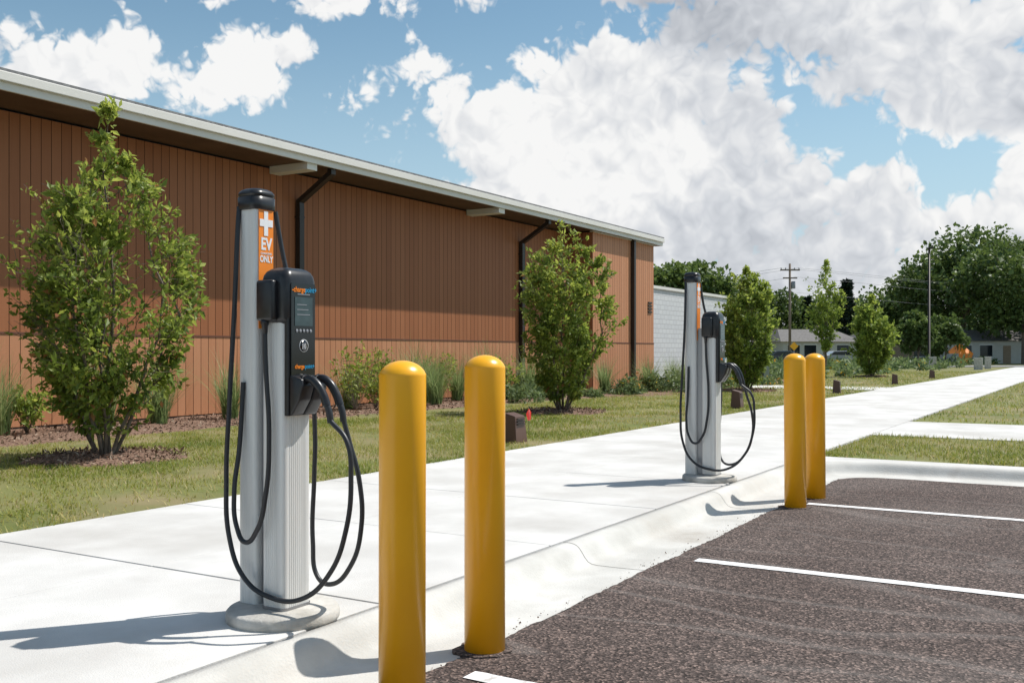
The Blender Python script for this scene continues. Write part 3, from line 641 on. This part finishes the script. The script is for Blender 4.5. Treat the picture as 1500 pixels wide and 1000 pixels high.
x,y=at(brg(1157),112); up=empty('utility_pole',(x,y,0),R(-59)); lathe('pole',[(.17,0),(.12,11.4)],12,M['wood'],up)
boxes('crossarm',[(-1.1,1.1,-.16,-.04,10.6,10.75),(-.8,.8,-.16,-.04,9.7,9.85)],M['wood'],up)
lathe('transformer',[(.22,8.6),(.24,8.65),(.24,9.35),(.2,9.4)],14,M['grey'],up,loc=(.38,0,0))
for sx in (-1,-.5,.5,1): lathe('insulator',[(.05,10.75),(.07,10.85),(.04,10.95)],8,M['grey'],up,loc=(sx,-.1,0))
x,y=at(brg(1361),92); lp=empty('parking_light_pole',(x,y,0),R(-59)); lathe('pole',[(.16,0),(.16,.02),(.12,.04),(.09,11.0)],12,M['spout'],lp); boxes('luminaire',[(-.25,.25,-.55,.1,11.0,11.1)],M['spout'],lp,bevel=.02); lathe('pole_base',[(.3,0),(.3,.7)],20,M['pad'],lp)
a=Vector((*at(brg(1157),112),0))
for k,(zz,off) in enumerate(((10.9,-1),(10.9,1),(9.9,.7),(8.2,0))):
    for tx,dd in ((1720,135),(760,150)):
        b=Vector((*at(brg(tx),dd),0)); m_=(a+b)/2; off_=Vector((.51*off,-.86*off,0))
        curve('power_line',[(a+off_+Vector((0,0,zz)))[:],(m_+off_+Vector((0,0,zz-1.3)))[:],(b+off_+Vector((0,0,zz)))[:]],.014,M['grey'])
for b,d,w,h in ((1298,84,.5,.95),(1366,80,.55,.95),(1433,76,.6,.9),(1447,80,.45,.95)):
    x,y=at(brg(b),d); q=empty('concrete_post',(x,y,.1),R(10)); boxes('post',[(-w/2,w/2,-w/2,w/2,0,h)],M['pad'],q,bevel=.03); boxes('post_cap',[(-w/2-.02,w/2+.02,-w/2-.02,w/2+.02,h+.002,h+.05)],M['curb'],q)
x,y=at(brg(1405),108); q=empty('orange_canopy_tent',(x,y,0),R(-40)); pymesh('canopy',[(-1,-1,1.3),(1,-1,1.3),(1,1,1.3),(-1,1,1.3),(0,0,2.5),(-1,-1,.2),(.4,-1,.2)],[(0,1,4),(1,2,4),(2,3,4),(3,0,4),(0,1,6,5)],M['orange'],q)
boxes('legs',[(sx*.95-.03,sx*.95+.03,sy*.95-.03,sy*.95+.03,0,1.3) for sx in(-1,1) for sy in (-1,1)],M['grey'],q)
x,y=at(brg(1163),90); q=empty('warning_sign',(x,y,.1),R(-59)); lathe('post',[(.03,0),(.03,1.9)],8,M['steel'],q); pymesh('sign_face',[(-.4,-.04,1.9),(0,-.04,1.5),(.4,-.04,1.9),(0,-.04,2.3)],[(0,1,2,3)],M['yellow'],q)
# ------------------------------------------------------------ sun, sky, clouds
EL=57; sv=Vector((.79*math.cos(R(EL)),-.613*math.cos(R(EL)),math.sin(R(EL)))).normalized()
sl=bpy.data.lights.new('sun','SUN'); sl.energy=4.9; sl.angle=R(.5); sl.color=(1,.96,.90); so=bpy.data.objects.new('sun',sl); so.rotation_euler=sv.to_track_quat('Z','Y').to_euler(); link(so)
W=bpy.data.worlds.new('World'); S.world=W; W.use_nodes=True; nt=W.node_tree; N=nt.nodes; L=nt.links; bg=N['Background']; bg.inputs['Strength'].default_value=.115
try: W.cycles.sampling_method='NONE'
except Exception: pass
sky=N.new('ShaderNodeTexSky'); sky.sky_type='NISHITA'; sky.sun_disc=False; sky.sun_elevation=R(EL); sky.sun_rotation=math.atan2(sv.x,sv.y); sky.ozone_density=1.4; sky.air_density=1.0; sky.dust_density=.6
def mth(op,a,b=None,c=None,clamp=False):
    n=N.new('ShaderNodeMath'); n.operation=op; n.use_clamp=clamp
    for i,v in enumerate((a,b,c)):
        if v is None: continue
        if isinstance(v,(int,float)): n.inputs[i].default_value=v
        else: L.new(v,n.inputs[i])
    return n.outputs[0]
def vm(op,a,b=None):
    n=N.new('ShaderNodeVectorMath'); n.operation=op
    for i,v in enumerate((a,b)):
        if v is None: continue
        if isinstance(v,tuple): n.inputs[i].default_value=v
        else: L.new(v,n.inputs[i])
    return n
def smooth(v,a,b):
    n=N.new('ShaderNodeMapRange'); n.interpolation_type='SMOOTHSTEP'; n.inputs['From Min'].default_value=a; n.inputs['From Max'].default_value=b; L.new(v,n.inputs['Value']); return n.outputs[0]
tc=N.new('ShaderNodeTexCoord'); D=vm('NORMALIZE',tc.outputs['Generated']).outputs[0]
sx=N.new('ShaderNodeSeparateXYZ'); L.new(D,sx.inputs[0])
az=mth('SUBTRACT',30.94,mth('MULTIPLY',mth('ARCTAN2',sx.outputs[1],sx.outputs[0]),57.2958)); el=mth('MULTIPLY',mth('ARCSINE',sx.outputs[2]),57.2958)
cx=N.new('ShaderNodeCombineXYZ'); L.new(az,cx.inputs[0]); L.new(el,cx.inputs[1]); P=cx.outputs[0]
def nz(vec,scale,detail,rough=.55,col_=False):
    n=N.new('ShaderNodeTexNoise'); n.inputs['Scale'].default_value=scale; n.inputs['Detail'].default_value=detail; n.inputs['Roughness'].default_value=rough; L.new(vec,n.inputs['Vector']); return n.outputs['Color' if col_ else 'Fac']
def blobs(lst):
    cur=None
    for (a,e,rx,ry,p) in lst:
        d=vm('SUBTRACT',P,(a,e,0)).outputs[0]; s=vm('MULTIPLY',d,(1/rx,1/ry,0)).outputs[0]; l=vm('LENGTH',s).outputs['Value']; v=mth('MULTIPLY_ADD',l,-p,p)
        cur=v if cur is None else mth('MAXIMUM',cur,v)
    return mth('MAXIMUM',cur,-1.2)
white=[(.3,12.0,4.6,4.2,1.3),(3.8,13.6,4.8,4.2,1.3),(8.4,13.2,4.8,4.6,1.3),(12.4,11.0,4.4,4.0,1.3),(15,8.7,3.8,3.6,1.3),(4,9.2,8,5,1.6),(9.7,7.9,9,5,1.6),(12,3.6,22,3.6,1.1),
(20.3,7.3,3.2,2.7,1.1),(18.4,6.0,3.2,2.2,1.1),(22.9,6.3,3.2,2.0,1.1),(26.2,6.6,3.0,2.2,1.1),(27.8,8.2,2.2,2.2,1),
(-25.0,14.3,4.6,2.6,.9),(-21.8,14.6,3.0,2.0,.9),(-14.6,15.6,3.0,2.7,1),(-17.2,14.3,3.2,1.6,.8),(-3.9,15.0,2.1,2.1,.65),(-8.4,14.5,1.8,1.0,.32),(-6.6,12.4,1.2,1.2,.26),
(-19.7,19.6,6,1.3,.7),(-9.7,19.9,3.0,1.5,.6),(-4,20.6,4,1.3,.6)]
grey=[(16,18.4,9.5,3.3,1.3),(22.4,15.8,7.5,3.8,1.3),(25.6,12.8,5,2.1,1.1),(20,20.5,12,4,1.3),(9,20.3,5.5,2.0,1.1),(31,15,5,5,1)]
bw=blobs(white); bg_=blobs(grey)
low=nz(D,2.2,2); gen=smooth(mth('ABSOLUTE',az),29,36); gen=mth('ADD',mth('MULTIPLY',mth('SUBTRACT',low,.5),4.0),mth('SUBTRACT',mth('MULTIPLY',gen,1.2),1.6))
base=mth('MAXIMUM',mth('MAXIMUM',bw,bg_),gen); base=mth('MINIMUM',base,.85)
wc=nz(D,14,3,.6,True); wv=vm('SUBTRACT',wc,(.5,.5,.5)).outputs[0]; ws=vm('SCALE',wv); ws.inputs['Scale'].default_value=.04
Dw=vm('ADD',D,ws.outputs[0]).outputs[0]
def field(vec,octs):
    t=None
    for s,w in octs:
        v=mth('MULTIPLY',mth('ABSOLUTE',mth('SUBTRACT',nz(vec,s,0),.5)),w); t=v if t is None else mth('ADD',t,v)
    return mth('SUBTRACT',t,.46)
OC=[(10,2.1),(23,1.4),(52,.9),(115,.5)]
f1=field(Dw,OC); off=tuple(sv*.014); f1b=field(vm('ADD',Dw,off).outputs[0],OC[:3])
f4=nz(Dw,60,3,.65)
den=mth('ADD',base,mth('ADD',f1,mth('MULTIPLY',mth('SUBTRACT',f4,.5),.7))); cov=smooth(den,.06,.36)
rel=mth('MULTIPLY_ADD',mth('SUBTRACT',f1,f1b),.6,.84)
f3=nz(D,5,3,.45)
br_=mth('ADD',rel,mth('MULTIPLY',mth('SUBTRACT',f3,.54),1.5))
br_=mth('SUBTRACT',br_,mth('MULTIPLY',smooth(bg_,-.1,.5),.46))
br_=mth('SUBTRACT',br_,mth('MULTIPLY',smooth(el,10,3),.14),clamp=True)
rp=N.new('ShaderNodeValToRGB'); e=rp.color_ramp.elements; e[0].position=0; e[0].color=(.46,.49,.54,1); e[1].position=.9; e[1].color=(.95,.95,.945,1); e.new(.45).color=(.68,.705,.745,1); L.new(br_,rp.inputs[0])
sc=vm('SCALE',rp.outputs[0]); sc.inputs['Scale'].default_value=8.5
mg=N.new('ShaderNodeMixRGB'); mg.blend_type='MULTIPLY'; mg.inputs[0].default_value=1; L.new(sky.outputs[0],mg.inputs[1]); mg.inputs[2].default_value=(.98,1.12,1.02,1)
hzf=mth('MULTIPLY',smooth(el,20,2),.75)
mh=N.new('ShaderNodeMixRGB'); L.new(hzf,mh.inputs[0]); L.new(mg.outputs[0],mh.inputs[1]); mh.inputs[2].default_value=(4.4,5.8,6.9,1)
mx=N.new('ShaderNodeMixRGB'); L.new(cov,mx.inputs[0]); L.new(mh.outputs[0],mx.inputs[1]); L.new(sc.outputs[0],mx.inputs[2])
L.new(mx.outputs[0],bg.inputs[0])
# ------------------------------------------------------------ camera
cd=bpy.data.cameras.new('camera'); cd.lens=35; cd.sensor_width=36; cd.shift_y=.01; cd.clip_end=5000; cd.clip_start=.05
co=bpy.data.objects.new('camera',cd); co.location=(0,0,1.5); co.rotation_euler=(R(90),0,R(-59.06)); link(co); S.camera=co
S.view_settings.view_transform='Standard'; S.view_settings.look='None'; S.view_settings.exposure=0
